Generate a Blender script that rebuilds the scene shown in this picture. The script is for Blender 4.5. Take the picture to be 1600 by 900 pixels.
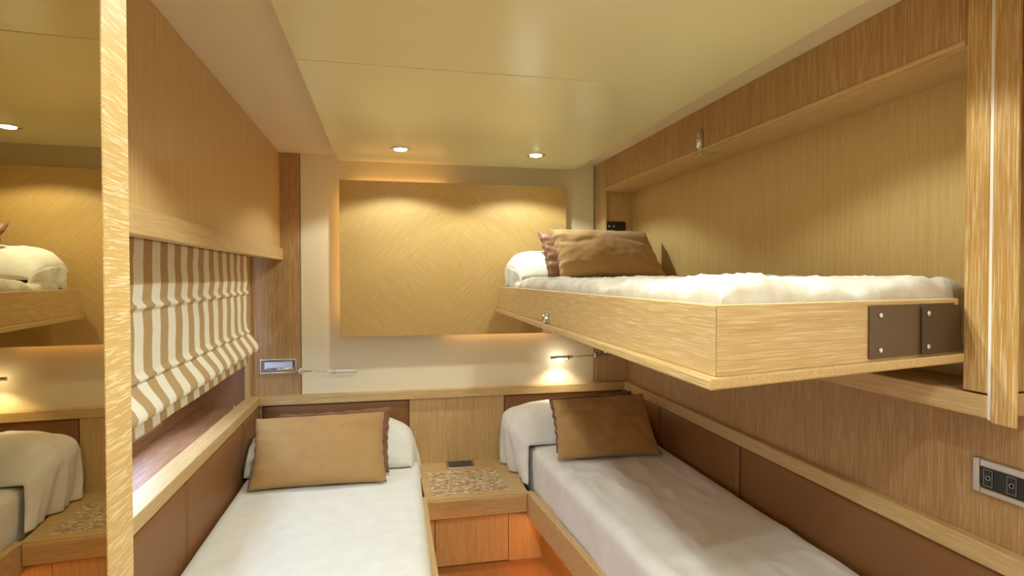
import bpy, bmesh, math, random
from math import sin, cos, pi, sqrt, exp
from mathutils import Vector, Matrix, noise

for o in list(bpy.data.objects):
    bpy.data.objects.remove(o)
scene = bpy.context.scene
COL = scene.collection
ZO = 1.26            # eye height above the cabin sole; all z below are relative to eye height

# ------------------------------------------------------------------ camera
F, YAW, PIT, ROL = 905.0, .2135, -.0170, -.002
fw = Vector((sin(YAW)*cos(PIT), cos(YAW)*cos(PIT), sin(PIT)))
r0 = Vector((cos(YAW), -sin(YAW), 0)); u0 = r0.cross(fw)
rr = cos(ROL)*r0 + sin(ROL)*u0; uu = -sin(ROL)*r0 + cos(ROL)*u0
cd = bpy.data.cameras.new('camera'); cam = bpy.data.objects.new('camera', cd); COL.objects.link(cam)
cd.sensor_width = 36; cd.lens = F/1600*36; cd.clip_start = .02
M = Matrix((rr, uu, -fw)).transposed().to_4x4(); M.translation = Vector((0, 0, ZO))
cam.matrix_world = M
scene.camera = cam

# ------------------------------------------------------------------ world, exposure
w = bpy.data.worlds.new('world'); scene.world = w; w.use_nodes = True
bgn = w.node_tree.nodes['Background']; bgn.inputs[0].default_value = (.50, .66, 1, 1); bgn.inputs[1].default_value = 7.5
scene.view_settings.view_transform = 'Standard'
scene.view_settings.look = 'None'
scene.view_settings.exposure = 0.24
scene.view_settings.gamma = 1.0
scene.view_settings.use_curve_mapping = False
DOWN_W = 24.0
DOWN_COL = (.91, 1.0, .965)
LAMPS = [(.064, 2.60), (.678, 2.60), (.064, 1.00), (.678, 1.00), (.064, .10), (.678, .10)]
LAMP_K = [.62, .62, 1.3, .58, 1.0, .80]
FILL_W = 10.0  # power of the added fill lamp behind the camera

# ------------------------------------------------------------------ materials
def srgb(r, g, b):
    f = lambda c: c/12.92 if c <= .04045 else ((c+.055)/1.055)**2.4
    return (f(r/255), f(g/255), f(b/255), 1)

def new_mat(name):
    m = bpy.data.materials.new(name); m.use_nodes = True
    return m, m.node_tree, m.node_tree.nodes['Principled BSDF']

def plain(name, col, rough=.5, metal=0, spec=.5, emit=None, es=0, bump=0, bscale=200):
    m, nt, b = new_mat(name)
    b.inputs['Base Color'].default_value = col; b.inputs['Roughness'].default_value = rough
    b.inputs['Metallic'].default_value = metal; b.inputs['Specular IOR Level'].default_value = spec
    if emit:
        b.inputs['Emission Color'].default_value = emit; b.inputs['Emission Strength'].default_value = es
    if bump:
        tc = nt.nodes.new('ShaderNodeTexCoord'); n = nt.nodes.new('ShaderNodeTexNoise')
        n.inputs['Scale'].default_value = bscale; n.inputs['Detail'].default_value = 3
        nt.links.new(tc.outputs['Object'], n.inputs['Vector'])
        bp = nt.nodes.new('ShaderNodeBump'); bp.inputs['Strength'].default_value = bump; bp.inputs['Distance'].default_value = .002
        nt.links.new(n.outputs['Fac'], bp.inputs['Height']); nt.links.new(bp.outputs[0], b.inputs['Normal'])
    return m

def ramp(nt, src, stops):
    r = nt.nodes.new('ShaderNodeValToRGB'); e = r.color_ramp.elements
    e[0].position, e[0].color = stops[0]; e[1].position, e[1].color = stops[-1]
    for p, c in stops[1:-1]:
        q = e.new(p); q.color = c
    nt.links.new(src, r.inputs[0]); return r.outputs[0]

def mixc(nt, fac, a, b, mode='MIX'):
    n = nt.nodes.new('ShaderNodeMix'); n.data_type = 'RGBA'; n.blend_type = mode
    for sock, v in ((n.inputs[0], fac), (n.inputs[6], a), (n.inputs[7], b)):
        if isinstance(v, (int, float)): sock.default_value = v
        elif isinstance(v, tuple): sock.default_value = v
        else: nt.links.new(v, sock)
    return n.outputs[2]

def wood(name, axis, dark, mid, lime, limeamt=.5, rough=.42, fs=1.0, wav=0.0, seed=0.0, centre=None, turn=0.0):
    """limed oak veneer; axis = grain direction ('x','y','z') or 'diamond' (book-matched in the x-z plane)"""
    m, nt, b = new_mat(name); N = nt.nodes; L = nt.links
    tc = N.new('ShaderNodeTexCoord'); vec = tc.outputs['Object']
    sx = {'x': (3, 70, 70), 'y': (70, 3, 70), 'z': (70, 70, 3), 'diamond': (3, 70, 1)}[axis]
    if axis == 'diamond':
        s = N.new('ShaderNodeSeparateXYZ'); L.new(vec, s.inputs[0])
        def mth(op, a, bb=None):
            q = N.new('ShaderNodeMath'); q.operation = op
            for i, v in enumerate((a, bb)):
                if v is None: continue
                if isinstance(v, (int, float)): q.inputs[i].default_value = v
                else: L.new(v, q.inputs[i])
            return q.outputs[0]
        ax = mth('ABSOLUTE', mth('SUBTRACT', s.outputs[0], centre[0])); az = mth('ABSOLUTE', mth('SUBTRACT', s.outputs[2], centre[1]))
        c = N.new('ShaderNodeCombineXYZ'); L.new(mth('SUBTRACT', ax, az), c.inputs[0]); L.new(mth('ADD', ax, az), c.inputs[1])
        sg = mth('MULTIPLY', mth('SIGN', mth('SUBTRACT', s.outputs[2], centre[1])), 3.5)
        L.new(mth('ADD', sg, mth('MULTIPLY', mth('SIGN', mth('SUBTRACT', s.outputs[0], centre[0])), 1.7)), c.inputs[2])
        vec = c.outputs[0]
    if turn:
        tm = N.new('ShaderNodeMapping'); L.new(vec, tm.inputs[0]); tm.inputs['Rotation'].default_value = (0, 0, turn); vec = tm.outputs[0]
    if wav:
        wn = N.new('ShaderNodeTexNoise'); wn.inputs['Scale'].default_value = 22; wn.inputs['Detail'].default_value = 1
        L.new(vec, wn.inputs['Vector'])
        vs = N.new('ShaderNodeVectorMath'); vs.operation = 'SCALE'; vs.inputs['Scale'].default_value = wav; L.new(wn.outputs['Color'], vs.inputs[0])
        va = N.new('ShaderNodeVectorMath'); va.operation = 'ADD'; L.new(vec, va.inputs[0]); L.new(vs.outputs[0], va.inputs[1]); vec = va.outputs[0]
    def nz(k, kl, detail, off):
        mp = N.new('ShaderNodeMapping'); L.new(vec, mp.inputs[0])
        mp.inputs['Scale'].default_value = tuple((v*k if v > 10 else v*kl) for v in sx)
        mp.inputs['Location'].default_value = (off+seed, off*2+seed, off)
        n = N.new('ShaderNodeTexNoise'); n.inputs['Scale'].default_value = 1; n.inputs['Detail'].default_value = detail
        n.inputs['Roughness'].default_value = .6
        L.new(mp.outputs[0], n.inputs['Vector']); return n.outputs['Fac']
    broad = nz(.12*fs, .3, 2, 1.3); med = nz(1.5*fs, .8, 4, 5.1); fine = nz(8.0*fs, 3.6, 2, 9.7)
    base = mixc(nt, ramp(nt, med, [(.28, (0, 0, 0, 1)), (.74, (1, 1, 1, 1))]), dark, mid)
    base = mixc(nt, ramp(nt, broad, [(.3, (0, 0, 0, 1)), (.7, (1, 1, 1, 1))]), base, mixc(nt, .35, base, mid))
    fl = ramp(nt, fine, [(.50, (0, 0, 0, 1)), (.64, (1, 1, 1, 1))])
    q = N.new('ShaderNodeMath'); q.operation = 'MULTIPLY'; q.inputs[1].default_value = limeamt; L.new(fl, q.inputs[0])
    col = mixc(nt, q.outputs[0], base, lime)
    L.new(col, b.inputs['Base Color']); b.inputs['Roughness'].default_value = rough
    b.inputs['Specular IOR Level'].default_value = .35
    bp = N.new('ShaderNodeBump'); bp.inputs['Strength'].default_value = .15; bp.inputs['Distance'].default_value = .001
    L.new(fine, bp.inputs['Height']); L.new(bp.outputs[0], b.inputs['Normal'])
    return m

def fabric(name, col, col2=None, rough=.85, wscale=900, amt=.5, bump=.25, sheen=.2, bs=14):
    m, nt, b = new_mat(name); N = nt.nodes; L = nt.links
    tc = N.new('ShaderNodeTexCoord')
    n1 = N.new('ShaderNodeTexNoise'); n1.inputs['Scale'].default_value = bs; n1.inputs['Detail'].default_value = 4
    n2 = N.new('ShaderNodeTexNoise'); n2.inputs['Scale'].default_value = wscale; n2.inputs['Detail'].default_value = 2
    L.new(tc.outputs['Object'], n1.inputs['Vector']); L.new(tc.outputs['Object'], n2.inputs['Vector'])
    c = mixc(nt, ramp(nt, n1.outputs['Fac'], [(.3, (0, 0, 0, 1)), (.7, (1, 1, 1, 1))]), col, col2 or col)
    L.new(c, b.inputs['Base Color']); b.inputs['Roughness'].default_value = rough
    b.inputs['Sheen Weight'].default_value = sheen; b.inputs['Specular IOR Level'].default_value = .2
    bp = N.new('ShaderNodeBump'); bp.inputs['Strength'].default_value = bump; bp.inputs['Distance'].default_value = .0015
    L.new(n2.outputs['Fac'], bp.inputs['Height']); L.new(bp.outputs[0], b.inputs['Normal'])
    return m

OD, OM, OL = srgb(184, 147, 93), srgb(207, 173, 117), srgb(236, 212, 166)     # light oak
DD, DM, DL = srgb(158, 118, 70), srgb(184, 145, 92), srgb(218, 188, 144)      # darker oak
W = {}
for a in 'xyz':
    W['oak_'+a] = wood('limed_oak_'+a, a, OD, OM, OL, .4, seed=ord(a)*.1)
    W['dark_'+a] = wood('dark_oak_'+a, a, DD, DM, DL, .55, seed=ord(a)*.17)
W['post_z'] = wood('post_oak', 'z', srgb(168, 124, 62), srgb(190, 148, 82), srgb(240, 222, 176), .5)
W['bunk_y'] = wood('bunk_oak_long', 'y', srgb(186, 150, 94), srgb(206, 172, 115), srgb(236, 214, 170), .5, turn=.0309)
W['bunk_x'] = wood('bunk_oak_end', 'x', srgb(186, 150, 94), srgb(206, 172, 115), srgb(236, 214, 170), .5, turn=-.2283)
W['niche_z'] = wood('niche_oak', 'z', srgb(192, 157, 96), srgb(210, 180, 120), srgb(226, 200, 146), .35, fs=.9)
W['stile'] = wood('wavy_stile_oak', 'y', srgb(194, 158, 94), srgb(204, 168, 104), srgb(238, 222, 178), .6, fs=.9, wav=.003)
W['sill'] = wood('sill_oak', 'y', srgb(134, 92, 62), srgb(160, 114, 78), srgb(204, 172, 140), .45)
W['panel'] = wood('diamond_veneer', 'diamond', srgb(188, 151, 87), srgb(202, 167, 101), srgb(226, 198, 140), .45, fs=1.0, wav=.018, centre=(.3525, ZO+.098))
MAT_CEIL = plain('ceiling_lacquer', srgb(230, 222, 174), .22, spec=.45)
MAT_CEIL2 = plain('tan_headliner', srgb(232, 214, 178), .6)
MAT_CREAM = plain('cream_wall_leather', srgb(238, 226, 190), .5, bump=.15, bscale=400)
MAT_LEATH = plain('brown_leather', srgb(134, 88, 43), .5, bump=.25, bscale=350)
MAT_DARK = plain('dark_gap', srgb(40, 28, 18), .8)
MAT_CHROME = plain('polished_chrome', (.82, .82, .82, 1), .12, 1)
MAT_NICKEL = plain('brushed_nickel', (.66, .62, .55, 1), .28, 1)
MAT_SATIN = plain('satin_silver', (.80, .79, .76, 1), .38, .7)
MAT_CUP = plain('satin_aluminium', (.48, .49, .52, 1), .32, .9)
MAT_BRACKET = plain('brown_bracket_paint', srgb(92, 66, 40), .42)
MAT_BLACK = plain('black_plastic', srgb(34, 30, 26), .35)
MAT_MIRROR = plain('bronze_mirror', (.64, .52, .29, 1), .0, 1)
MAT_LENS = plain('lit_lens', (1, 1, 1, 1), .4, emit=(1, .95, .86, 1), es=30)
MAT_LED = plain('amber_led', (1, .7, .4, 1), .5, emit=(1, .62, .24, 1), es=8)
MAT_LED2 = plain('amber_floor_led', (1, .7, .4, 1), .5, emit=(1, .38, .08, 1), es=26)
MAT_SHEET = fabric('white_sheet', srgb(232, 230, 220), srgb(224, 221, 208), bump=.2, wscale=500)
MAT_FLEECE = fabric('white_fleece', srgb(212, 206, 192), srgb(198, 184, 160), bump=.6, wscale=260, bs=30)
MAT_CUSH = fabric('tan_linen', srgb(180, 142, 88), srgb(170, 132, 80), rough=.75, bump=.4, wscale=700)
MAT_CUSH2 = fabric('dark_satin', srgb(134, 90, 54), srgb(112, 72, 42), rough=.45, bump=.2)
MAT_PINK = fabric('pillow_ticking', srgb(225, 180, 150))
MAT_WHITE = plain('white_paint', srgb(235, 230, 218), .4)
MAT_MARK = plain('grey_print', srgb(150, 150, 145), .5)
MAT_DISPLAY = plain('smoked_glass', srgb(50, 52, 58), .08)

def stone_mat():
    m, nt, b = new_mat('mosaic_stone'); N = nt.nodes; L = nt.links
    tc = N.new('ShaderNodeTexCoord'); mp = N.new('ShaderNodeMapping'); L.new(tc.outputs['Object'], mp.inputs[0])
    mp.inputs['Scale'].default_value = (70, 110, 60)
    v = N.new('ShaderNodeTexVoronoi'); L.new(mp.outputs[0], v.inputs['Vector']); v.inputs['Scale'].default_value = 1
    s = N.new('ShaderNodeSeparateColor'); L.new(v.outputs['Color'], s.inputs[0])
    c = ramp(nt, s.outputs[0], [(0, srgb(150, 116, 78)), (.35, srgb(186, 156, 116)), (.7, srgb(206, 184, 148)), (1, srgb(232, 220, 196))])
    L.new(c, b.inputs['Base Color']); b.inputs['Roughness'].default_value = .3
    return m
MAT_STONE = stone_mat()

def stripe_mat():
    m, nt, b = new_mat('striped_blind_cloth'); N = nt.nodes; L = nt.links
    tc = N.new('ShaderNodeTexCoord'); s = N.new('ShaderNodeSeparateXYZ'); L.new(tc.outputs['UV'], s.inputs[0])
    def mth(op, a, bb=None):
        q = N.new('ShaderNodeMath'); q.operation = op
        for i, v in enumerate((a, bb)):
            if v is None: continue
            if isinstance(v, (int, float)): q.inputs[i].default_value = v
            else: L.new(v, q.inputs[i])
        return q.outputs[0]
    fr = mth('FRACT', mth('DIVIDE', mth('SUBTRACT', s.outputs[0], 1.619-1.146), .1146))
    g = mth('LESS_THAN', fr, .50)
    c = mixc(nt, g, srgb(192, 162, 116), srgb(244, 238, 216))
    L.new(c, b.inputs['Base Color']); b.inputs['Roughness'].default_value = .8; b.inputs['Specular IOR Level'].default_value = .2
    return m
MAT_BLIND = stripe_mat()

def floor_mat():
    return wood('floor_oak', 'y', srgb(150, 100, 52), srgb(178, 124, 70), srgb(200, 150, 96), .3)

# ------------------------------------------------------------------ mesh helpers
def link(name, bm, mat, parent=None, bevel=0, smooth=False, subsurf=0, local=False, solid=0):
    if not local:
        bmesh.ops.translate(bm, verts=bm.verts, vec=(0, 0, ZO))
    bmesh.ops.recalc_face_normals(bm, faces=bm.faces)
    me = bpy.data.meshes.new(name); bm.to_mesh(me); bm.free()
    me.materials.append(mat)
    if smooth:
        for p in me.polygons: p.use_smooth = True
    o = bpy.data.objects.new(name, me); COL.objects.link(o)
    if parent is not None:
        o.parent = parent
        if not local: o.matrix_parent_inverse = Matrix.Translation(-parent.location)
    if solid:
        s = o.modifiers.new('s', 'SOLIDIFY'); s.thickness = solid; s.offset = -1
    if bevel:
        b = o.modifiers.new('b', 'BEVEL'); b.width = bevel; b.segments = 2; b.limit_method = 'ANGLE'; b.angle_limit = .6
    if subsurf:
        s = o.modifiers.new('ss', 'SUBSURF'); s.levels = subsurf; s.render_levels = subsurf
    return o

def tag(o, label=None, cat=None, group=None, kind=None):
    if label: o['label'] = label
    if cat: o['category'] = cat
    if group: o['group'] = group
    if kind: o['kind'] = kind
    return o

def empty(name, loc, label, cat, group=None):
    o = bpy.data.objects.new(name, None); COL.objects.link(o)
    o.location = (loc[0], loc[1], loc[2]+ZO); o.empty_display_size = .1
    return tag(o, label, cat, group)

def box(bm, x0, x1, y0, y1, z0, z1):
    vs = [bm.verts.new((x, y, z)) for x in (x0, x1) for y in (y0, y1) for z in (z0, z1)]
    for f in ((0, 1, 3, 2), (4, 6, 7, 5), (0, 4, 5, 1), (2, 3, 7, 6), (0, 2, 6, 4), (1, 5, 7, 3)):
        bm.faces.new([vs[i] for i in f])
    return bm

def B(*a):
    bm = bmesh.new()
    for b in (a if isinstance(a[0], tuple) else (a,)): box(bm, *b)
    return bm

def prism(pts, z0, z1, bm=None):
    """vertical prism over an xy polygon"""
    bm = bm or bmesh.new()
    lo = [bm.verts.new((p[0], p[1], z0)) for p in pts]; hi = [bm.verts.new((p[0], p[1], z1)) for p in pts]
    bm.faces.new(lo); bm.faces.new(hi); n = len(pts)
    for i in range(n): bm.faces.new((lo[i], lo[(i+1) % n], hi[(i+1) % n], hi[i]))
    return bm

def tube(bm, a, b, r, seg=16, r2=None):
    a, b = Vector(a), Vector(b); d = (b-a).normalized(); t = d.orthogonal().normalized(); s = d.cross(t)
    r2 = r if r2 is None else r2
    A = [bm.verts.new(a+r*(cos(2*pi*i/seg)*t+sin(2*pi*i/seg)*s)) for i in range(seg)]
    C = [bm.verts.new(b+r2*(cos(2*pi*i/seg)*t+sin(2*pi*i/seg)*s)) for i in range(seg)]
    bm.faces.new(A); bm.faces.new(C)
    for i in range(seg): bm.faces.new((A[i], A[(i+1) % seg], C[(i+1) % seg], C[i]))
    return bm

def lathe(bm, prof, loc, axis=(0, 0, 1), seg=32):
    ax = Vector(axis).normalized(); t = ax.orthogonal().normalized(); s = ax.cross(t); loc = Vector(loc)
    rings = [[bm.verts.new(loc+ax*h+r*(cos(2*pi*i/seg)*t+sin(2*pi*i/seg)*s)) for i in range(seg)] for r, h in prof]
    for a, b in zip(rings, rings[1:]):
        for i in range(seg): bm.faces.new((a[i], a[(i+1) % seg], b[(i+1) % seg], b[i]))
    bm.faces.new(rings[0]); bm.faces.new(rings[-1])
    return bm

def rbox(bm, c, ux, uy, un, w, h, d, r, seg=5):
    """rounded-corner plate: centre c, in-plane axes ux,uy, outward un, thickness d"""
    c, ux, uy, un = map(Vector, (c, ux, uy, un)); pts = []
    for sx, sy, a0 in ((1, 1, 0), (-1, 1, 90), (-1, -1, 180), (1, -1, 270)):
        for i in range(seg+1):
            a = math.radians(a0+90*i/seg); pts.append(((w/2-r)*sx+r*cos(a), (h/2-r)*sy+r*sin(a)))
    lo = [bm.verts.new(c+ux*p[0]+uy*p[1]) for p in pts]; hi = [bm.verts.new(c+ux*p[0]+uy*p[1]+un*d) for p in pts]
    bm.faces.new(lo); bm.faces.new(hi); n = len(pts)
    for i in range(n): bm.faces.new((lo[i], lo[(i+1) % n], hi[(i+1) % n], hi[i]))
    return bm

def struct(name, bm, mat, bevel=.0, **k):
    return tag(link(name, bm, mat, bevel=bevel, **k), kind='structure')

def fbm(x, y, z=0, o=3):
    return noise.fractal(Vector((x, y, z)), 1.0, 2.0, o)

def grid_obj(bm, P, closed=False):
    V = [[bm.verts.new(p) for p in row] for row in P]
    for i in range(len(V)-1):
        for j in range(len(V[0])-1):
            bm.faces.new((V[i][j], V[i+1][j], V[i+1][j+1], V[i][j+1]))
    return V

# ================================================================== SETTING
YB = 3.0
struct('floor', B(-.9, 1.5, -1.2, 3.1, -1.30, -1.26), floor_mat())
struct('ceiling', B(-.9, 1.5, -1.2, 3.1, .612, .66), MAT_CEIL2)
# two dropped lacquered panels, a fine seam between them
struct('ceiling_panel', B(-.232, .975, 1.603, 2.925, .570, .6115), MAT_CEIL, .004)
struct('ceiling_panel', B(-.232, .975, -1.1, 1.600, .570, .6115), MAT_CEIL, .004)
struct('wall_far', B(-.9, 1.5, YB+.006, YB+.08, -1.26, .612), MAT_CREAM)
struct('wall_near', B((-.9, 1.5, -1.2, -1.12, -1.26, .612)), W['oak_z'])
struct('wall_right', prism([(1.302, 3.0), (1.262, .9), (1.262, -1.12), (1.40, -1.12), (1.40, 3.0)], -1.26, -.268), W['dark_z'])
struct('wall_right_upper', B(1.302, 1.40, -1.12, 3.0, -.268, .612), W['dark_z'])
# left hull wall with a window opening
struct('wall_left', B((-.9, -.85, -1.12, 3.0, -1.26, -.56), (-.9, -.85, -1.12, 3.0, .0, .612),
                      (-.9, -.85, -1.12, .85, -.56, .0), (-.9, -.85, 2.45, 3.0, -.56, .0)), W['sill'])
wf = struct('window_1', B((-.875, -.845, .85, .88, -.56, .0), (-.875, -.845, 2.42, 2.45, -.56, .0),
                          (-.875, -.845, .88, 2.42, -.56, -.53), (-.875, -.845, .88, 2.42, -.03, .0)), W['oak_y'], .003)
mg, nt, b = new_mat('window_glass')
tr = nt.nodes.new('ShaderNodeBsdfTransparent'); gl = nt.nodes.new('ShaderNodeBsdfGlossy'); gl.inputs['Roughness'].default_value = .05
mx = nt.nodes.new('ShaderNodeMixShader'); mx.inputs[0].default_value = .08
nt.links.new(tr.outputs[0], mx.inputs[1]); nt.links.new(gl.outputs[0], mx.inputs[2]); nt.links.new(mx.outputs[0], nt.nodes['Material Output'].inputs[0])
link('pane', B(-.866, -.860, .88, 2.42, -.53, -.03), mg, wf)
# window ledge
struct('trim_1', B(-.85, -.655, -1.12, 2.95, -.64, -.600), W['sill'], .002)
struct('trim_2', B((-.85, -.658, 2.95, 3.0, -.60, .105)), W['sill'])
# wooden capping along the left wall and the head wall and the right wall
struct('trim_3', prism([(-.600, 2.985), (-.590, 1.40), (-.585, -1.12), (-.665, -1.12), (-.662, 3.0), (-.600, 3.0)], -.612, -.570), W['oak_y'], .003)
struct('trim_4', B(-.600, 1.302, 2.962, 3.006, -.612, -.570), W['oak_x'], .002)
struct('trim_5', prism([(1.270, 2.962), (1.262, 2.3), (1.232, .9), (1.200, -1.12), (1.262, -1.12), (1.262, .9), (1.302, 2.962)], -.612, -.566), W['oak_y'], .003)
# lower left wall below the capping
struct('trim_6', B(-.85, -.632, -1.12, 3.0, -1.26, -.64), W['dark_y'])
# wooden pilasters on the head wall
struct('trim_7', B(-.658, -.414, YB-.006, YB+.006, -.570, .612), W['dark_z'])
struct('trim_8', B((-.658, -.640, 2.940, YB-.006, -.570, .105)), W['oak_z'])
struct('trim_9', B(1.113, 1.302, YB-.006, YB+.006, -.566, -.25), W['oak_z'])
struct('trim_10', B((-.4138, -.411, YB+.003, YB+.0065, -.570, .612), (1.1095, 1.1125, YB+.003, YB+.0065, -.566, .612)), MAT_DARK)
# oak board on the head wall between the leather headboards
struct('trim_11', B(.112, .602, 2.985, 3.006, -1.26, -.612), W['oak_z'])

# ---- pull-out bunk recess on the right
XR = 1.116
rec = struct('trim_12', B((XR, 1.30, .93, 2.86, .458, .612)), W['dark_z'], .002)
link('recess_back', B(1.28, 1.30, .93, 2.88, -.225, .46), W['niche_z'], rec)
link('recess_soffit', B((XR+.006, 1.28, .93, 2.88, .452, .458)), W['oak_y'], rec)
link('edge_moulding', B((XR-.004, XR+.006, .93, 2.86, .456, .466)), W['oak_y'], rec, .001)
link('far_jamb', B((XR, 1.128, 2.86, YB, -.27, .612), (1.128, 1.30, 2.88, YB, -.27, .612)), W['oak_z'], rec, .001)
link('front_post', B((XR, 1.30, .883, .93, -.222, .612)), W['post_z'], rec, .002)
link('recess_ledge', B((XR, 1.30, .883, 2.86, -.270, -.226)), W['oak_y'], rec, .003)
link('joint_strip', B(XR+.002, 1.14, .876, .883, -.272, .54), MAT_WHITE, rec)
link('cover_strip', B(XR, 1.121, .830, .876, -.276, .612), W['post_z'], rec, .001)
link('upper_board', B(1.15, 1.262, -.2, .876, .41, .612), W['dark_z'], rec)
link('white_inset', B(1.20, 1.262, -.1, .87, -.25, .405), MAT_WHITE, rec, .03)

# ---- overhead cabinet on the left
oc = empty('overhead_cabinet', (-.68, 1.8, .1), 'long oak overhead cabinet running above the striped window blind', 'cabinet')
link('cabinet_body', B(-.85, -.504, -1.12, YB-.006, .105, .611), wood('cabinet_oak', 'z', srgb(190, 150, 92), srgb(208, 170, 112), srgb(226, 196, 142), .4, rough=.35), oc, .002)
link('pelmet', B(-.530, -.490, -1.12, YB-.008, .090, .147), W['oak_y'], oc, .002)

# ---- mirror door at the left edge of the picture
A = 2.5*pi/180
def mir(y, off=0): return (-.345-math.tan(A)*(y-2.5)+off*cos(A), y+off*sin(A))
md = empty('mirrored_wardrobe', (-.27, .2, -1.25), 'tall wardrobe front faced with bronze mirror and a pale wavy-grain stile', 'wardrobe')
link('door_leaf', prism([mir(-.9, -.004), mir(.684, -.004), mir(.684, -.035), mir(-.9, -.035)], -1.25, .569), W['dark_z'], md)
link('mirror', prism([mir(-.88, 0), mir(.620, 0), mir(.620, -.004), mir(-.88, -.004)], -1.22, .566), MAT_MIRROR, md)
tag(link('stile', prism([mir(.6215, .001), mir(.684, .001), mir(.684, -.004), mir(.6215, -.004)], -1.25, .569), W['stile'], md, .001), 'pale stile with wavy cross grain')

# ---- diamond veneer panel standing off the head wall
vp = empty('veneer_artwork', (.35, 2.95, .1), 'large back-lit diamond-matched oak panel on the cream head wall', 'wall panel')
link('panel_face', B(-.222, .932, 2.938, 2.956, -.288, .481), W['panel'], vp, .001)
link('standoff_frame', B((-.17, .88, 2.956, 3.006, -.24, -.20), (-.17, .88, 2.956, 3.006, .40, .44), (-.17, -.13, 2.956, 3.006, -.2, .4), (.84, .88, 2.956, 3.006, -.2, .4)), MAT_DARK, vp)
for q in ((-.188, -.182, 2.985, 2.998, -.20, .43), (-.15, .30, 2.985, 2.998, .452, .458), (.30, .86, 2.985, 2.998, -.256, -.250)): link('led_strip', B(*q), MAT_LED, vp)

# ================================================================== LAMPS
def make_downlight(i, x, y, label):
    root = empty('downlight', (x, y, .570), label, 'ceiling light', 'recessed ceiling downlights')
    bm = bmesh.new(); lathe(bm, [(.030, -.002), (.030, -.0045), (.037, -.006), (.043, -.004), (.045, 0)], (0, 0, 0))
    link('trim_ring', bm, MAT_CHROME, root, smooth=True, local=True)
    bm = bmesh.new(); lathe(bm, [(.027, -.002), (.027, -.006), (.018, -.0085), (.001, -.009)], (0, 0, 0))
    link('lens', bm, MAT_LENS, root, smooth=True, local=True)
    ld = bpy.data.lights.new('lamp', 'SPOT'); ld.energy = DOWN_W*LAMP_K[i]; ld.color = DOWN_COL
    ld.spot_size = math.radians(136); ld.spot_blend = .24; ld.shadow_soft_size = .022
    lo = bpy.data.objects.new('lamp', ld); COL.objects.link(lo); lo.parent = root; lo.location = (0, 0, -.014)
LL = ['round recessed downlight near the head wall on the left side', 'round recessed downlight near the head wall on the right, above the upper bunk pillow',
      'round recessed downlight over the left bed foot', 'round recessed downlight over the upper bunk foot',
      'round recessed downlight by the cabin door, left', 'round recessed downlight by the cabin door, right']
for i, (x, y) in enumerate(LAMPS): make_downlight(i, x, y, LL[i])

cl = empty('fill_lamp', (.36, -.80, .565), 'flat frosted fill lamp added out of view behind the camera', 'ceiling light')  # added out of view, only to soften and lift the cabin light
link('fill_lamp_rim', B((.08, .64, -.98, -.96, .545, .570), (.08, .64, -.64, -.62, .545, .570), (.08, .10, -.96, -.64, .545, .570), (.62, .64, -.96, -.64, .545, .570)), MAT_CHROME, cl, .003)
link('fill_diffuser', B(.10, .62, -.96, -.64, .556, .566), plain('fill_glow', (1, 1, 1, 1), .5, emit=(1, .96, .88, 1), es=3), cl)
ld = bpy.data.lights.new('fill_light', 'AREA'); ld.shape = 'RECTANGLE'; ld.size = .50; ld.size_y = .30; ld.energy = FILL_W; ld.color = DOWN_COL
lo = bpy.data.objects.new('fill_light', ld); COL.objects.link(lo); lo.parent = cl; lo.location = (0, 0, -.024)

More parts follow.
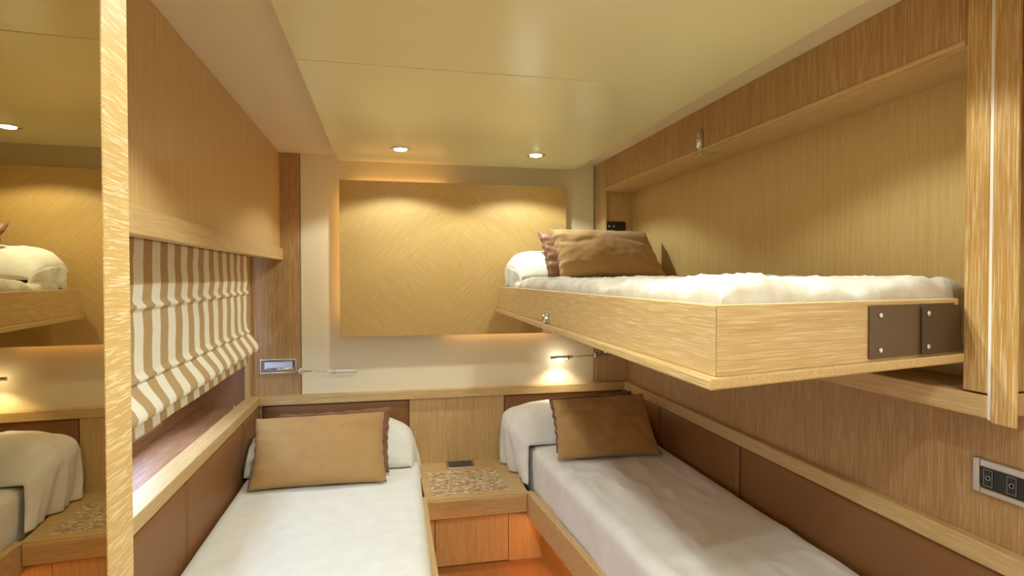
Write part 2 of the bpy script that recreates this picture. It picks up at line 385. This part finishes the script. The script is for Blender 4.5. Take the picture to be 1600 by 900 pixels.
def reading_lamp(s, xm, xj, xh0, xh1, z, label, lit):
    """s=+1: cup on the left, arm points right; s=-1 mirrored"""
    root = empty('reading_lamp', (xj, YB-.01, z), label, 'reading lamp')
    yc = YB-.006
    bm = bmesh.new(); cx = (xm[0]+xm[1])/2; wd = abs(xm[1]-xm[0])
    # open recessed cup: frame ring plus sunk floor
    t = .006; x0, x1, z0, z1 = min(xm), max(xm), z-.008, z+.062
    for q in ((x0, x1, yc-.010, yc, z1-t, z1), (x0, x1, yc-.010, yc, z0, z0+t), (x0, x0+t, yc-.010, yc, z0+t, z1-t), (x1-t, x1, yc-.010, yc, z0+t, z1-t)): box(bm, *q)
    link('cup_frame', bm, MAT_CHROME, root, .0015)
    bm = bmesh.new(); vs = [bm.verts.new(p) for p in ((x0+t, yc-.009, z0+t), (x1-t, yc-.009, z0+t), (x1-t, yc-.009, z1-t), (x0+t, yc-.009, z1-t),
        (x0+.020, yc-.001, z0+.020), (x1-.020, yc-.001, z0+.020), (x1-.020, yc-.001, z1-.016), (x0+.020, yc-.001, z1-.016))]
    for f in ((0, 1, 5, 4), (1, 2, 6, 5), (2, 3, 7, 6), (3, 0, 4, 7), (4, 5, 6, 7)): bm.faces.new([vs[k] for k in f])
    link('cup_floor', bm, MAT_CUP, root)
    bm = bmesh.new(); tube(bm, (x0+.03, yc-.006, z+.012), (x1-.01, yc-.006, z+.012), .006, 12); link('cup_spindle', bm, MAT_CHROME, root, smooth=True)
    bm = bmesh.new(); lathe(bm, [(.004, -.016), (.012, -.012), (.015, 0), (.012, .012), (.004, .016)], (xj, yc-.012, z), (0, 0, 1), 20)
    link('joint', bm, MAT_CHROME, root, smooth=True)
    bm = bmesh.new(); tube(bm, (xj, yc-.02, z), (xh0, yc-.05, z-.002), .0028, 10); link('arm', bm, MAT_CHROME, root, smooth=True)
    bm = bmesh.new(); a = (xh0, yc-.05, z-.002); c = (xh1, yc-.055, z-.003)
    tube(bm, a, c, .0085, 18); tube(bm, (xh0-s*.006, yc-.05, z-.002), a, .006, 14)
    xk = xh0+s*.025
    link('lamp_head', bm, MAT_SATIN, root, .001, smooth=False)
    bm = bmesh.new(); lathe(bm, [(.004, -.012), (.010, -.010), (.011, 0), (.006, .012)], (xk, yc-.052, z-.004), (0, 0, 1), 16)
    link('swivel', bm, MAT_CHROME, root, smooth=True)
    if lit:
        xl = (xh0*.45+xh1*.55)
        bm = bmesh.new(); lathe(bm, [(.010, 0), (.016, -.006), (.014, -.014), (.002, -.016)], (xl, yc-.053, z-.014), (0, 0, 1), 20)
        link('lamp_lens', bm, MAT_LENS, root, smooth=True)
        ld = bpy.data.lights.new('reading_light', 'SPOT'); ld.energy = 1.6; ld.color = (1, .93, .75); ld.spot_size = math.radians(125); ld.spot_blend = .6
        ld.shadow_soft_size = .012
        lo = bpy.data.objects.new('reading_light', ld); COL.objects.link(lo); lo.parent = root
        lo.location = (xl-xj, -.065, -.036); lo.rotation_euler = (math.radians(8), 0, 0)
reading_lamp(1, (-.600, -.432), -.417, -.277, -.147, -.452, 'chrome swing-arm reading lamp on the left oak pilaster, switched off', False)
reading_lamp(-1, (1.113+.02, 1.245), 1.113, .965, .845, -.418, 'lit swing-arm reading lamp under the upper bunk', True)

# ================================================================== UPHOLSTERED PANELS
def padded(name, quad_fn, nu, nv, label, group):
    """quad_fn(u,v,d): point for u along, v up, d bulge distance"""
    bm = bmesh.new(); P = []
    us = [0, .004, .015, .04]+[.04+.92*i/nu for i in range(1, nu)]+[.96, .985, .996, 1]
    vs = [0, .01, .04, .1]+[.1+.8*i/nv for i in range(1, nv)]+[.9, .96, .99, 1]
    for u in us:
        row = []
        for v in vs:
            eu = min(u, 1-u)*1.0/.03; ev = min(v, 1-v)/.08
            f = lambda e: sqrt(max(0, 1-(1-min(e, 1))**2))
            row.append(quad_fn(u, v, f(eu)*f(ev)))
        P.append(row)
    V = grid_obj(bm, P)
    # back face
    rim = [V[i][0] for i in range(len(us))]+[V[-1][j] for j in range(1, len(vs))]+[V[i][-1] for i in range(len(us)-2, -1, -1)]+[V[0][j] for j in range(len(vs)-2, 0, -1)]
    bm.faces.new(rim)
    o = link(name, bm, MAT_LEATH, smooth=True)
    return tag(o, label, 'padded panel', group)
def side_panel(x_of, sgn, ya, yb, z0, z1, thick, label, group):
    padded('leather_wall_padding', lambda u, v, d: (x_of(ya+(yb-ya)*u)+sgn*thick*(.45+.55*d), ya+(yb-ya)*u, z0+(z1-z0)*v), 10, 6, label, group)
xl = lambda y: -.632
GL = 'brown leather panels along the left wall'
side_panel(xl, 1, 2.650, 2.985, -1.00, -.613, .036, 'short brown leather wall panel beside the left pillow', GL)
side_panel(xl, 1, 1.927, 2.648, -1.00, -.613, .036, 'brown leather wall panel at the middle of the left bed', GL)
side_panel(xl, 1, 1.204, 1.925, -1.00, -.613, .036, 'nearest visible brown leather wall panel by the foot of the left bed', GL)
xr = lambda y: 1.302-(3-y)*.019
GR = 'brown leather panels along the right wall'
side_panel(xr, -1, 2.552, 2.985, -1.00, -.613, .022, 'short brown leather wall panel in the corner behind the right cushions', GR)
side_panel(xr, -1, 1.895, 2.550, -1.00, -.613, .022, 'brown leather wall panel at the middle of the right bed', GR)
side_panel(xr, -1, .60, 1.893, -1.00, -.613, .022, 'nearest brown leather wall panel by the foot of the right bed', GR)
def head_panel(xa, xb, label):
    padded('leather_headboard_pad', lambda u, v, d: (xa+(xb-xa)*u, 3.004-.028*(.45+.55*d), -1.0+(.387)*v), 10, 6, label, 'leather headboards on the head wall')
head_panel(-.592, .110, 'brown leather headboard behind the left bed pillow')
head_panel(.604, 1.27, 'brown leather headboard behind the right bed pillow')

# ================================================================== NIGHTSTAND
ns = empty('nightstand', (.39, 2.75, -1.26), 'built-in oak nightstand with mosaic stone inlay between the two beds', 'nightstand')
link('nightstand_top', prism([(.158, 2.484), (.612, 2.484), (.612, 2.56), (.640, 2.985), (.150, 2.985)], -.972, -.950), W['oak_x'], ns, .003)
link('front_apron', B(.163, .604, 2.478, 2.500, -1.036, -.956), W['oak_x'], ns, .003)
tag(link('stone_inlay', prism([(.190, 2.522), (.537, 2.530), (.537, 2.837), (.190, 2.826)], -.9505, -.948), MAT_STONE, ns), 'speckled mosaic stone inlay')
sp = link('socket_plate', B(.292, .436, 2.870, 2.978, -.950, -.945), MAT_NICKEL, ns, .002)
link('socket_cover', B(.304, .424, 2.885, 2.965, -.9452, -.943), MAT_DISPLAY, sp, .001)
link('front_strip', B(.150, .199, 2.510, 2.530, -1.26, -.972), W['oak_z'], ns)
link('cupboard_door', B(.202, .524, 2.508, 2.530, -1.255, -.975), W['oak_z'], ns, .001)
link('front_strip', B(.527, .700, 2.510, 2.530, -1.26, -.972), W['oak_z'], ns)

# ================================================================== BEDS
def soft_slab(name, pts, z0, z1, r, mat, label, amp=.004, fq=4., nu=70, nv=110, seed=0, puff=0, edge_noise=0.0):
    """pts: 4 xy corners: (near-left, near-right, far-right, far-left); soft rounded top"""
    a, b_, c, d = [Vector((p[0], p[1], 0)) for p in pts]
    def knots(L, n):
        e = [0, .03, .1, .22, .4, .65]; k = [q*r/L for q in e]
        return k+[r/L+(1-2*r/L)*i/n for i in range(n+1)]+[1-q for q in reversed(k)]
    Lx = (b_-a).length; Ly = (d-a).length
    us, vs = knots(Lx, nu), knots(Ly, nv)
    bm = bmesh.new(); P = []
    for u in us:
        row = []
        for v in vs:
            p = (a*(1-u)+b_*u)*(1-v)+(d*(1-u)+c*u)*v
            du = min(u, 1-u)*Lx; dv = min(v, 1-v)*Ly
            fz = lambda q: 1 if q >= r else sqrt(max(0, 1-(1-q/r)**2))
            h = fz(du)*fz(dv)
            n1 = fbm(p.x*fq+seed, p.y*fq*.7, seed, 4); ridge = (1-abs(fbm(p.x*fq*1.7+7+seed, p.y*fq*.9, 3+seed, 2)))**4
            z = z1-r+r*h+(amp*n1+amp*.9*(ridge-.4))*min(1, h*1.2)+puff*sin(pi*u)*.5
            if edge_noise:
                k = exp(-min(du, dv)/.06); z += edge_noise*k*fbm(p.x*9+seed, p.y*9, 5, 2)
                off = edge_noise*.5*fbm(p.x*8, p.y*8, 9+seed, 2)*k; p = p+Vector((off, off, 0))
            row.append((p.x, p.y, z))
        P.append(row)
    V = grid_obj(bm, P); n, m = len(us), len(vs)
    rim = [V[i][0] for i in range(n)]+[V[-1][j] for j in range(1, m)]+[V[i][-1] for i in range(n-2, -1, -1)]+[V[0][j] for j in range(m-2, 0, -1)]
    lo = []
    K = 6
    prev = rim
    for k in range(1, K+1):
        cur = []
        for vtx in rim:
            t = k/K; z = vtx.co.z*(1-t)+z0*t
            o = .003*sin(vtx.co.y*18+vtx.co.x*18+seed)*sin(pi*t)
            cur.append(bm.verts.new((vtx.co.x+o, vtx.co.y+o, z)))
        for i in range(len(rim)):
            j = (i+1) % len(rim); bm.faces.new((prev[i], prev[j], cur[j], cur[i]))
        prev = cur
    bm.faces.new(prev)
    return tag(link(name, bm, mat, smooth=True), label, 'mattress')

# left bed
bf = empty('single_bed', (-.25, 1.6, -1.26), 'oak frame of the left bed beside the aisle', 'bed')
link('side_board', prism([(.126, 1.2), (.150, 1.2), (.161, 2.476), (.137, 2.476)], -1.20, -.930), W['oak_y'], bf, .003)
link('end_board', B(-.58, .122, .700, .722, -1.20, -.93), W['oak_x'], bf, .003)
link('side_board', prism([(.122, .70), (.146, .70), (.150, 1.2), (.126, 1.2)], -1.20, -.930), W['oak_y'], bf, .003)
link('bed_base', B(-.58, .115, .722, 2.97, -1.26, -1.05), W['oak_y'], bf)
soft_slab('mattress', [(-.592, .73), (.106, .73), (.148, 2.955), (-.588, 2.955)], -1.04, -.838, .035, MAT_SHEET, 'left mattress under a smooth white coverlet', amp=.0032, seed=1)
# right bed
bf = empty('single_bed', (1.0, 1.6, -1.26), 'oak frame of the right bed with an angled side board', 'bed')
link('side_board', prism([(.605, 2.500), (.668, 1.60), (.720, .60), (.748, .60), (.696, 1.60), (.633, 2.500)], -1.062, -.950), W['bunk_y'], bf, .004)
link('bed_base', prism([(.675, 2.508), (.73, 1.60), (.80, .62), (1.24, .62), (1.24, 2.508)], -1.26, -1.062), W['oak_y'], bf)
link('led_strip', prism([(.668, 2.45), (.722, 1.60), (.782, .7), (.787, .7), (.727, 1.60), (.673, 2.45)], -1.074, -1.066), MAT_LED2, bf)
soft_slab('mattress', [(.722, .62), (1.22, .62), (1.270, 2.955), (.642, 2.955)], -1.03, -.778, .04, MAT_SHEET, 'right mattress under a white coverlet, half in shade of the bunk', amp=.0055, seed=5)

# ================================================================== UPPER BUNK
bk = empty('pullman_bunk', (.9, 1.9, -.17), 'fold-down oak upper bunk over the right bed', 'bunk')
o1, o2, o3, o4, o5 = (.552, 2.865), (.488, .792), (1.112, .937), (1.262, .950), (1.262, 2.865)
link('base_board', prism([(.538, 2.868), (.470, .778), (1.112, .928), (1.272, .944), (1.272, 2.868)], -.169, -.151), W['bunk_y'], bk, .003)
link('side_board', prism([o1, o2, (.512, .816), (.574, 2.865)], -.151, -.042), W['bunk_y'], bk, .0015)
link('end_board', prism([(.4885, .7915), o3, (1.112, .958), (.508, .8165)], -.151, -.042), W['bunk_x'], bk, .0015)
link('end_board', B(.574, 1.262, 2.845, 2.865, -.151, -.042), W['bunk_x'], bk, .0015)
# brackets on the near end board
d = (Vector((1.112, .937, 0))-Vector((.488, .792, 0))).normalized(); nrm = Vector((d.y, -d.x, 0))
def on_end(x, z): t = (x-.488)/d.x; p = Vector((.488, .792, 0))+d*t; return Vector((p.x, p.y, z))
bm = bmesh.new(); c = on_end(.965, -.098); rbox(bm, c, d, (0, 0, 1), nrm, .262, .096, .004, .004)
br = link('hinge_plate', bm, MAT_BRACKET, bk); tag(br, 'dark brown painted steel hinge plate')
bm = bmesh.new(); c = on_end(1.045, -.100)+nrm*.004; rbox(bm, c, d, (0, 0, 1), nrm, .130, .092, .004, .004); link('pivot_arm', bm, plain('dark_bracket', srgb(64, 46, 28), .4), br)
for x, z in ((.866, -.068), (.866, -.131), (1.000, -.068), (1.000, -.131)):
    bm = bmesh.new(); p = on_end(x, z)+nrm*(.004 if x < .95 else .008); lathe(bm, [(.0055, 0), (.005, .002), (.003, .003), (.001, .002)], p, nrm, 16)
    link('screw', bm, MAT_CHROME, br, smooth=True)
# latch on the long side board
lt = bmesh.new(); xs = .5205
lathe(lt, [(.017, 0), (.017, .004), (.015, .012), (.012, .016), (.004, .018)], (xs, 1.850, -.136), (-1, .03, 0), 24)
box(lt, xs-.004, xs, 1.826, 1.876, -.151, -.118)
lo_ = link('latch', lt, MAT_NICKEL, bk, smooth=False)
link('latch_catch', B(.512, .530, 1.846, 1.880, -.186, -.169), MAT_CHROME, lo_, .002)
# mattress with fleece
def bunk_slab():
    return soft_slab('mattress', [(.522, .832), (1.205, .985), (1.262, 2.840), (.580, 2.840)], -.150, -.005, .035, MAT_FLEECE,
                     'bunk mattress under a fluffy white fleece blanket', amp=.0110, fq=6, seed=11, nu=80, nv=130, edge_noise=.012)
bunk_slab()
# hinge plate in the recess at the pillow end
hp = empty('bunk_hinge_plate', (1.18, 2.88, .2), 'black rounded steel plate on the recess end behind the bunk cushions', 'hinge plate')
bm = bmesh.new(); rbox(bm, (1.186, 2.880, .19), (1, 0, 0), (0, 0, 1), (0, -1, 0), .108, .215, .006, .012); link('plate', bm, MAT_BLACK, hp)
for x in (1.146, 1.172):
    bm = bmesh.new(); lathe(bm, [(.006, 0), (.005, .003), (.001, .003)], (x, 2.874, .272), (0, -1, 0), 14); link('screw', bm, MAT_CHROME, hp, smooth=True)
# keeper on the header
kp = empty('latch_keeper', (1.116, 1.914, .47), 'small chrome latch keeper on the recess header above the bunk', 'latch')
bm = bmesh.new(); rbox(bm, (XR, 1.914, .500), (0, 1, 0), (0, 0, 1), (-1, 0, 0), .030, .074, .006, .012); link('keeper_body', bm, MAT_NICKEL, kp, .001)
bm = bmesh.new(); tube(bm, (XR-.008, 1.914, .468), (XR-.008, 1.914, .526), .008, 14); link('bolt', bm, MAT_CHROME, kp, smooth=True)
link('strike_foot', B(XR-.002, XR+.060, 1.900, 1.928, .449, .452), MAT_NICKEL, kp, .001)

# ================================================================== DRAPED PILLOWS
def draped_pillow(xw, xe, yf, yb, zb, H, zhem, sgn, label, bulge=.02, seed=0, backdrop=0.0, wallhang=.0, yhf=None, hemx=(.01, .03)):
    """sheet folded over a pillow. xw wall side, xe free-side edge; sgn direction of the free side (+1 right).
       The sheet rises from the mattress at yf, over the crown and down to the back yb; it hangs over xe to zhem."""
    root = empty('bed_pillow', ((xw+xe)/2, (yf+yb)/2, zb), label, 'pillow', 'white pillows under turned sheets')
    bm = bmesh.new(); P = []
    NU, NV, NH = 60, 44, 26
    def prof(v):
        # height profile from front (0) to back (1)
        t = min(1, v/.42); s = sin(t*pi/2)**.75
        back = 1 if v < .75 else 1-.35*((v-.75)/.25)**2
        return s*back
    NA = 16
    for j in range(NV+1):
        v = j/NV; y = yf+(yb-yf)*v; row = []
        h = H*prof(v); hr = h/H
        xs = xe-sgn*.15
        for i in range(NU+1):
            u = i/NU; x = xw+(xs-xw)*u; e1 = min(1, u/.2)
            row.append((x, y, zb+.003+h*(.70+.30*sin(e1*pi/2)), 1))
        xo = xe+sgn*bulge*hr; rz = h*.62; xa = abs(xo-xs)
        for k in range(1, NA+1):
            a = k/NA*pi/2
            row.append((xs+sgn*xa*sin(a)**.92, y, zb+.003+h-rz*(1-cos(a)), 1))
        z0_ = row[-1][2]; xh = xe+sgn*(hemx[0]*(1-v)+hemx[1]*v)
        for k in range(1, NH+1):
            t = k/NH
            fold = (.014*sin(v*15+seed)+.009*sin(v*31+seed*2))*min(1, t*1.6)*(.25+.75*hr)
            x = xo+(xh-xo)*(t**1.4)+sgn*(fold+.004)
            row.append((x, y+.010*sin(t*5+v*7+seed)*t-.015*t*(1-v), z0_+(zhem-z0_)*t, 1-t*.5))
        Q = []
        for (x, yy, zz, k) in row:
            n = fbm(x*7+seed, yy*7+zz*5, seed, 3); rg = (1-abs(fbm(x*8+seed*3+zz*6, yy*5, 2+zz*4, 2)))**5
            zz2 = zz+(.009*n+.008*(rg-.3))*min(1, hr*1.2+.05)*k if zz > zhem+.01 else zz
            Q.append((x+.006*n*(1-k), yy+.010*fbm(x*6, v*3, seed+4, 2), zz2))
        P.append(Q)
    grid_obj(bm, P)
    link('turned_sheet', bm, MAT_SHEET, root, smooth=True, solid=.004)
    # the pillow inside
    bm = bmesh.new(); P = []
    n = 20
    cx, cy = (xw+xe)/2+sgn*.012, (yf+yb)/2+.06; wx, wy = abs(xe-xw)/2, (yb-yf)/2-.07
    for s in (1, -1):
        Q = []
        for i in range(n+1):
            a = -1+2*i/n; row = []
            for j in range(n+1):
                b2 = -1+2*j/n; th = H*.40*max(0, (1-a**4)*(1-b2**4))**.5
                row.append((cx+wx*a, cy+wy*b2, zb+H*.45+s*th))
            Q.append(row)
        grid_obj(bm, Q)
    bmesh.ops.remove_doubles(bm, verts=bm.verts, dist=.0005)
    link('pillow_insert', bm, MAT_PINK, root, smooth=True)
    return root
draped_pillow(-.588, .100, 2.59, 2.950, -.836, .160, -.925, 1, 'white pillow at the head of the left bed', bulge=.022, seed=2, hemx=(.026, .048), yhf=2.50)
draped_pillow(1.26, .640, 2.58, 2.950, -.774, .140, -.944, -1, 'white pillow at the head of the right bed', bulge=.072, seed=6, hemx=(.012, .060), yhf=2.50)
draped_pillow(1.24, .600, 2.54, 2.838, -.004, .130, -.038, -1, 'white pillow on the upper bunk', bulge=.028, seed=9, hemx=(.0, .015), yhf=2.44)

# ================================================================== CUSHIONS
def cushion_mesh(w, h, T, seed, pleat):
    bm = bmesh.new(); n, m = 56, 40; edge = {}
    def pt(a, b2, s):
        x = w/2*a*(1-.045*(1-b2*b2)); z = h/2+h/2*b2*(1-.05*(1-a*a))
        q = max(0, (1-a*a)*(1-b2*b2))
        t = T/2*q**.42
        ea = exp(-(1-abs(a))*9); eb = exp(-(1-abs(b2))*9)
        wr = .009*fbm(x*9+seed, z*9, s*3+seed, 3)
        # creases running in from the ends and corners
        cr = ea*pleat*sin(b2*15+seed+1.5*fbm(a*2, b2*3, seed, 2))*q**.2+eb*pleat*.35*sin(a*19+seed)*q**.2
        sag = .010*exp(-((b2-.35+.1*sin(a*4+seed))**2)/.012)*(abs(a)**1.2)
        y = s*(t+(wr-sag)*min(1, q*4)+cr)
        if q == 0: y = pleat*.6*sin((b2*13 if abs(a) == 1 else a*17)+seed)
        if abs(a) == 1: x += pleat*.45*sin(b2*21+seed)*(1-b2*b2)
        return (x, y, z)
    for s in (1, -1):
        P = [[pt(-1+2*i/n, -1+2*j/m, s) for j in range(m+1)] for i in range(n+1)]
        grid_obj(bm, P)
    bmesh.ops.remove_doubles(bm, verts=bm.verts, dist=.0001)
    return bm
def cushion(bl, br, tl, tr, T, mat, label, group, seed, pleat=.006, lift=.0):
    """placed from the corner points of its face"""
    bl, br, tl, tr = map(Vector, (bl, br, tl, tr))
    w = ((br-bl).length+(tr-tl).length)/2; h = ((tl-bl).length+(tr-br).length)/2
    X = ((br-bl)+(tr-tl)).normalized(); Zv = ((tl-bl)+(tr-br)).normalized(); Y = Zv.cross(X).normalized()
    bm = cushion_mesh(w, h, T, seed, pleat)
    # shear so that slanting sides follow the corners
    for v in bm.verts:
        a = v.co.x/(w/2)*.5+.5; c = v.co.z/h
        p = (bl*(1-a)+br*a)*(1-c)+(tl*(1-a)+tr*a)*c
        v.co = p+Y*v.co.y+Vector((0, 0, lift))
    return tag(link('scatter_cushion', bm, mat, smooth=True), label, 'cushion', group)
GT = 'tan scatter cushions'; GD = 'dark brown scatter cushions'
# left bed
cushion((-.535, 2.412, -.828), (-.003, 2.400, -.828), (-.546, 2.61, -.592), (-.012, 2.61, -.588), .13, MAT_CUSH, 'tan cushion on the left bed', GT, 3, .004)
cushion((-.47, 2.515, -.826), (.008, 2.505, -.826), (-.47, 2.710, -.602), (.018, 2.710, -.588), .065, MAT_CUSH2, 'dark brown cushion behind the tan cushion on the left bed', GD, 7, .006)
# right bed
cushion((.700, 2.330, -.768), (1.165, 2.310, -.768), (.726, 2.50, -.548), (1.165, 2.50, -.538), .12, MAT_CUSH, 'tan cushion on the right bed below the bunk', GT, 13, .006)
cushion((.724, 2.430, -.766), (1.160, 2.415, -.766), (.738, 2.605, -.562), (1.150, 2.605, -.545), .065, MAT_CUSH2, 'dark brown cushion behind the tan cushion on the right bed', GD, 17, .007)
# bunk
cushion((.738, 2.42, .004), (1.235, 2.40, .004), (.730, 2.55, .222), (1.200, 2.55, .215), .12, MAT_CUSH, 'tan cushion on the upper bunk', GT, 23, .008)
cushion((.715, 2.53, .006), (1.19, 2.52, .006), (.696, 2.645, .216), (1.15, 2.645, .205), .07, MAT_CUSH2, 'dark brown cushion behind the tan cushion on the upper bunk', GD, 29, .008)

# ================================================================== ROMAN BLIND
def blind():
    prof = [(-.620, .104), (-.621, .04), (-.618, -.01), (-.622, -.052), (-.618, -.062), (-.612, -.066), (-.612, -.071), (-.619, -.075), (-.622, -.082),
            (-.620, -.13), (-.622, -.19), (-.620, -.232), (-.615, -.242), (-.609, -.247), (-.609, -.252), (-.616, -.256), (-.612, -.264),
            (-.598, -.285), (-.584, -.305), (-.576, -.322), (-.578, -.336), (-.592, -.346), (-.606, -.352), (-.620, -.350), (-.626, -.340), (-.630, -.352), (-.626, -.366), (-.624, -.398)]
    # resample
    pts = []
    for (a, b2), (c, d2) in zip(prof, prof[1:]):
        n = max(1, int(math.hypot(a-c, b2-d2)/.006))
        for k in range(n): pts.append((a+(c-a)*k/n, b2+(d2-b2)*k/n))
    pts.append(prof[-1])
    bm = bmesh.new(); uv = bm.loops.layers.uv.new('UVMap'); P = []; U = {}
    N = 120; y0, y1 = .95, 2.842
    for i in range(N+1):
        y = y0+(y1-y0)*i/N; row = []
        dz = .014*(y-2.2)
        for (x, z) in pts:
            k = max(0, min(1, (-.02-z)/.1))
            flap = 1 if -.345 < z < -.262 else 0
            xo = .0015*sin(y*11+z*9)*(1 if z < .06 else .3)+.002*fbm(y*5, z*8, 1, 2)+flap*.004*sin(y*9+1)*sin((z+.262)/(-.083)*pi)
            yo = flap*.006*sin(y*12+z*30)+.003*sin(z*26+y*3)
            row.append((x+xo, y+yo, z+dz*k))
        P.append(row)
    V = [[bm.verts.new(p) for p in row] for row in P]
    for i in range(N):
        for j in range(len(pts)-1):
            f = bm.faces.new((V[i][j], V[i+1][j], V[i+1][j+1], V[i][j+1]))
            for l, (ii, jj) in zip(f.loops, ((i, j), (i+1, j), (i+1, j+1), (i, j+1))):
                l[uv].uv = (y0+(y1-y0)*ii/N, pts[jj][1])
    return bm
rb = empty('roman_blind', (-.62, 1.9, .1), 'tan and cream striped roman blind half lowered over the window', 'blind')
link('blind_cloth', blind(), MAT_BLIND, rb, smooth=True, solid=.002)
link('head_batten', B(-.645, -.622, .95, 2.84, .080, .105), MAT_WHITE, rb)
# small catch on the ledge
wc = empty('window_catch', (-.70, 2.80, -.6), 'tiny chrome catch standing on the window ledge', 'catch')
bm = bmesh.new(); lathe(bm, [(.010, 0), (.010, .003), (.004, .005), (.004, .020), (.007, .024), (.005, .030), (.001, .031)], (-.672, 2.80, -.600), (0, 0, 1), 16)
link('catch_pin', bm, MAT_CHROME, wc, smooth=True)

# ================================================================== SWITCH PANEL
sw = empty('light_switch', (1.26, .98, -.43), 'chrome-framed black double switch panel low on the right wall', 'light switch')
xs = 1.262; zc, yc0 = -.4335, .9525
k = 1.262/1.29
bm = bmesh.new()
Y0, Y1, Z0, Z1 = .872, 1.021, -.466, -.390
for q in ((xs-.010, xs+.012, Y1-.016, Y1, Z0, Z1), (xs-.010, xs+.012, Y0, Y0+.016, Z0, Z1), (xs-.010, xs+.012, Y0+.016, Y1-.016, Z1-.018, Z1), (xs-.010, xs+.012, Y0+.016, Y1-.016, Z0, Z0+.014)): box(bm, *q)
link('frame', bm, MAT_NICKEL, sw, .003)
link('switch_plate', B(xs-.006, xs+.008, Y0+.016, Y1-.016, Z0+.014, Z1-.018), MAT_BLACK, sw)
for y in (.988, .940, .900):
    zc = (Z0+Z1)/2-.002
    bt = link('switch_button', B(xs-.0075, xs-.006, y-.0095, y+.0095, zc-.018, zc+.018), MAT_BLACK, sw)
    bm = bmesh.new()
    for q in ((y-.0095, y+.0095, zc+.0172, zc+.018), (y-.0095, y+.0095, zc-.018, zc-.0172), (y-.0095, y-.0087, zc-.0172, zc+.0172), (y+.0087, y+.0095, zc-.0172, zc+.0172)):
        box(bm, xs-.0079, xs-.0075, *q)
    lathe(bm, [(.0035, 0), (.0035, .0004), (.0050, .0004), (.0050, 0)], (xs-.0075, y, zc), (-1, 0, 0), 20)
    link('button_mark', bm, MAT_MARK, bt)
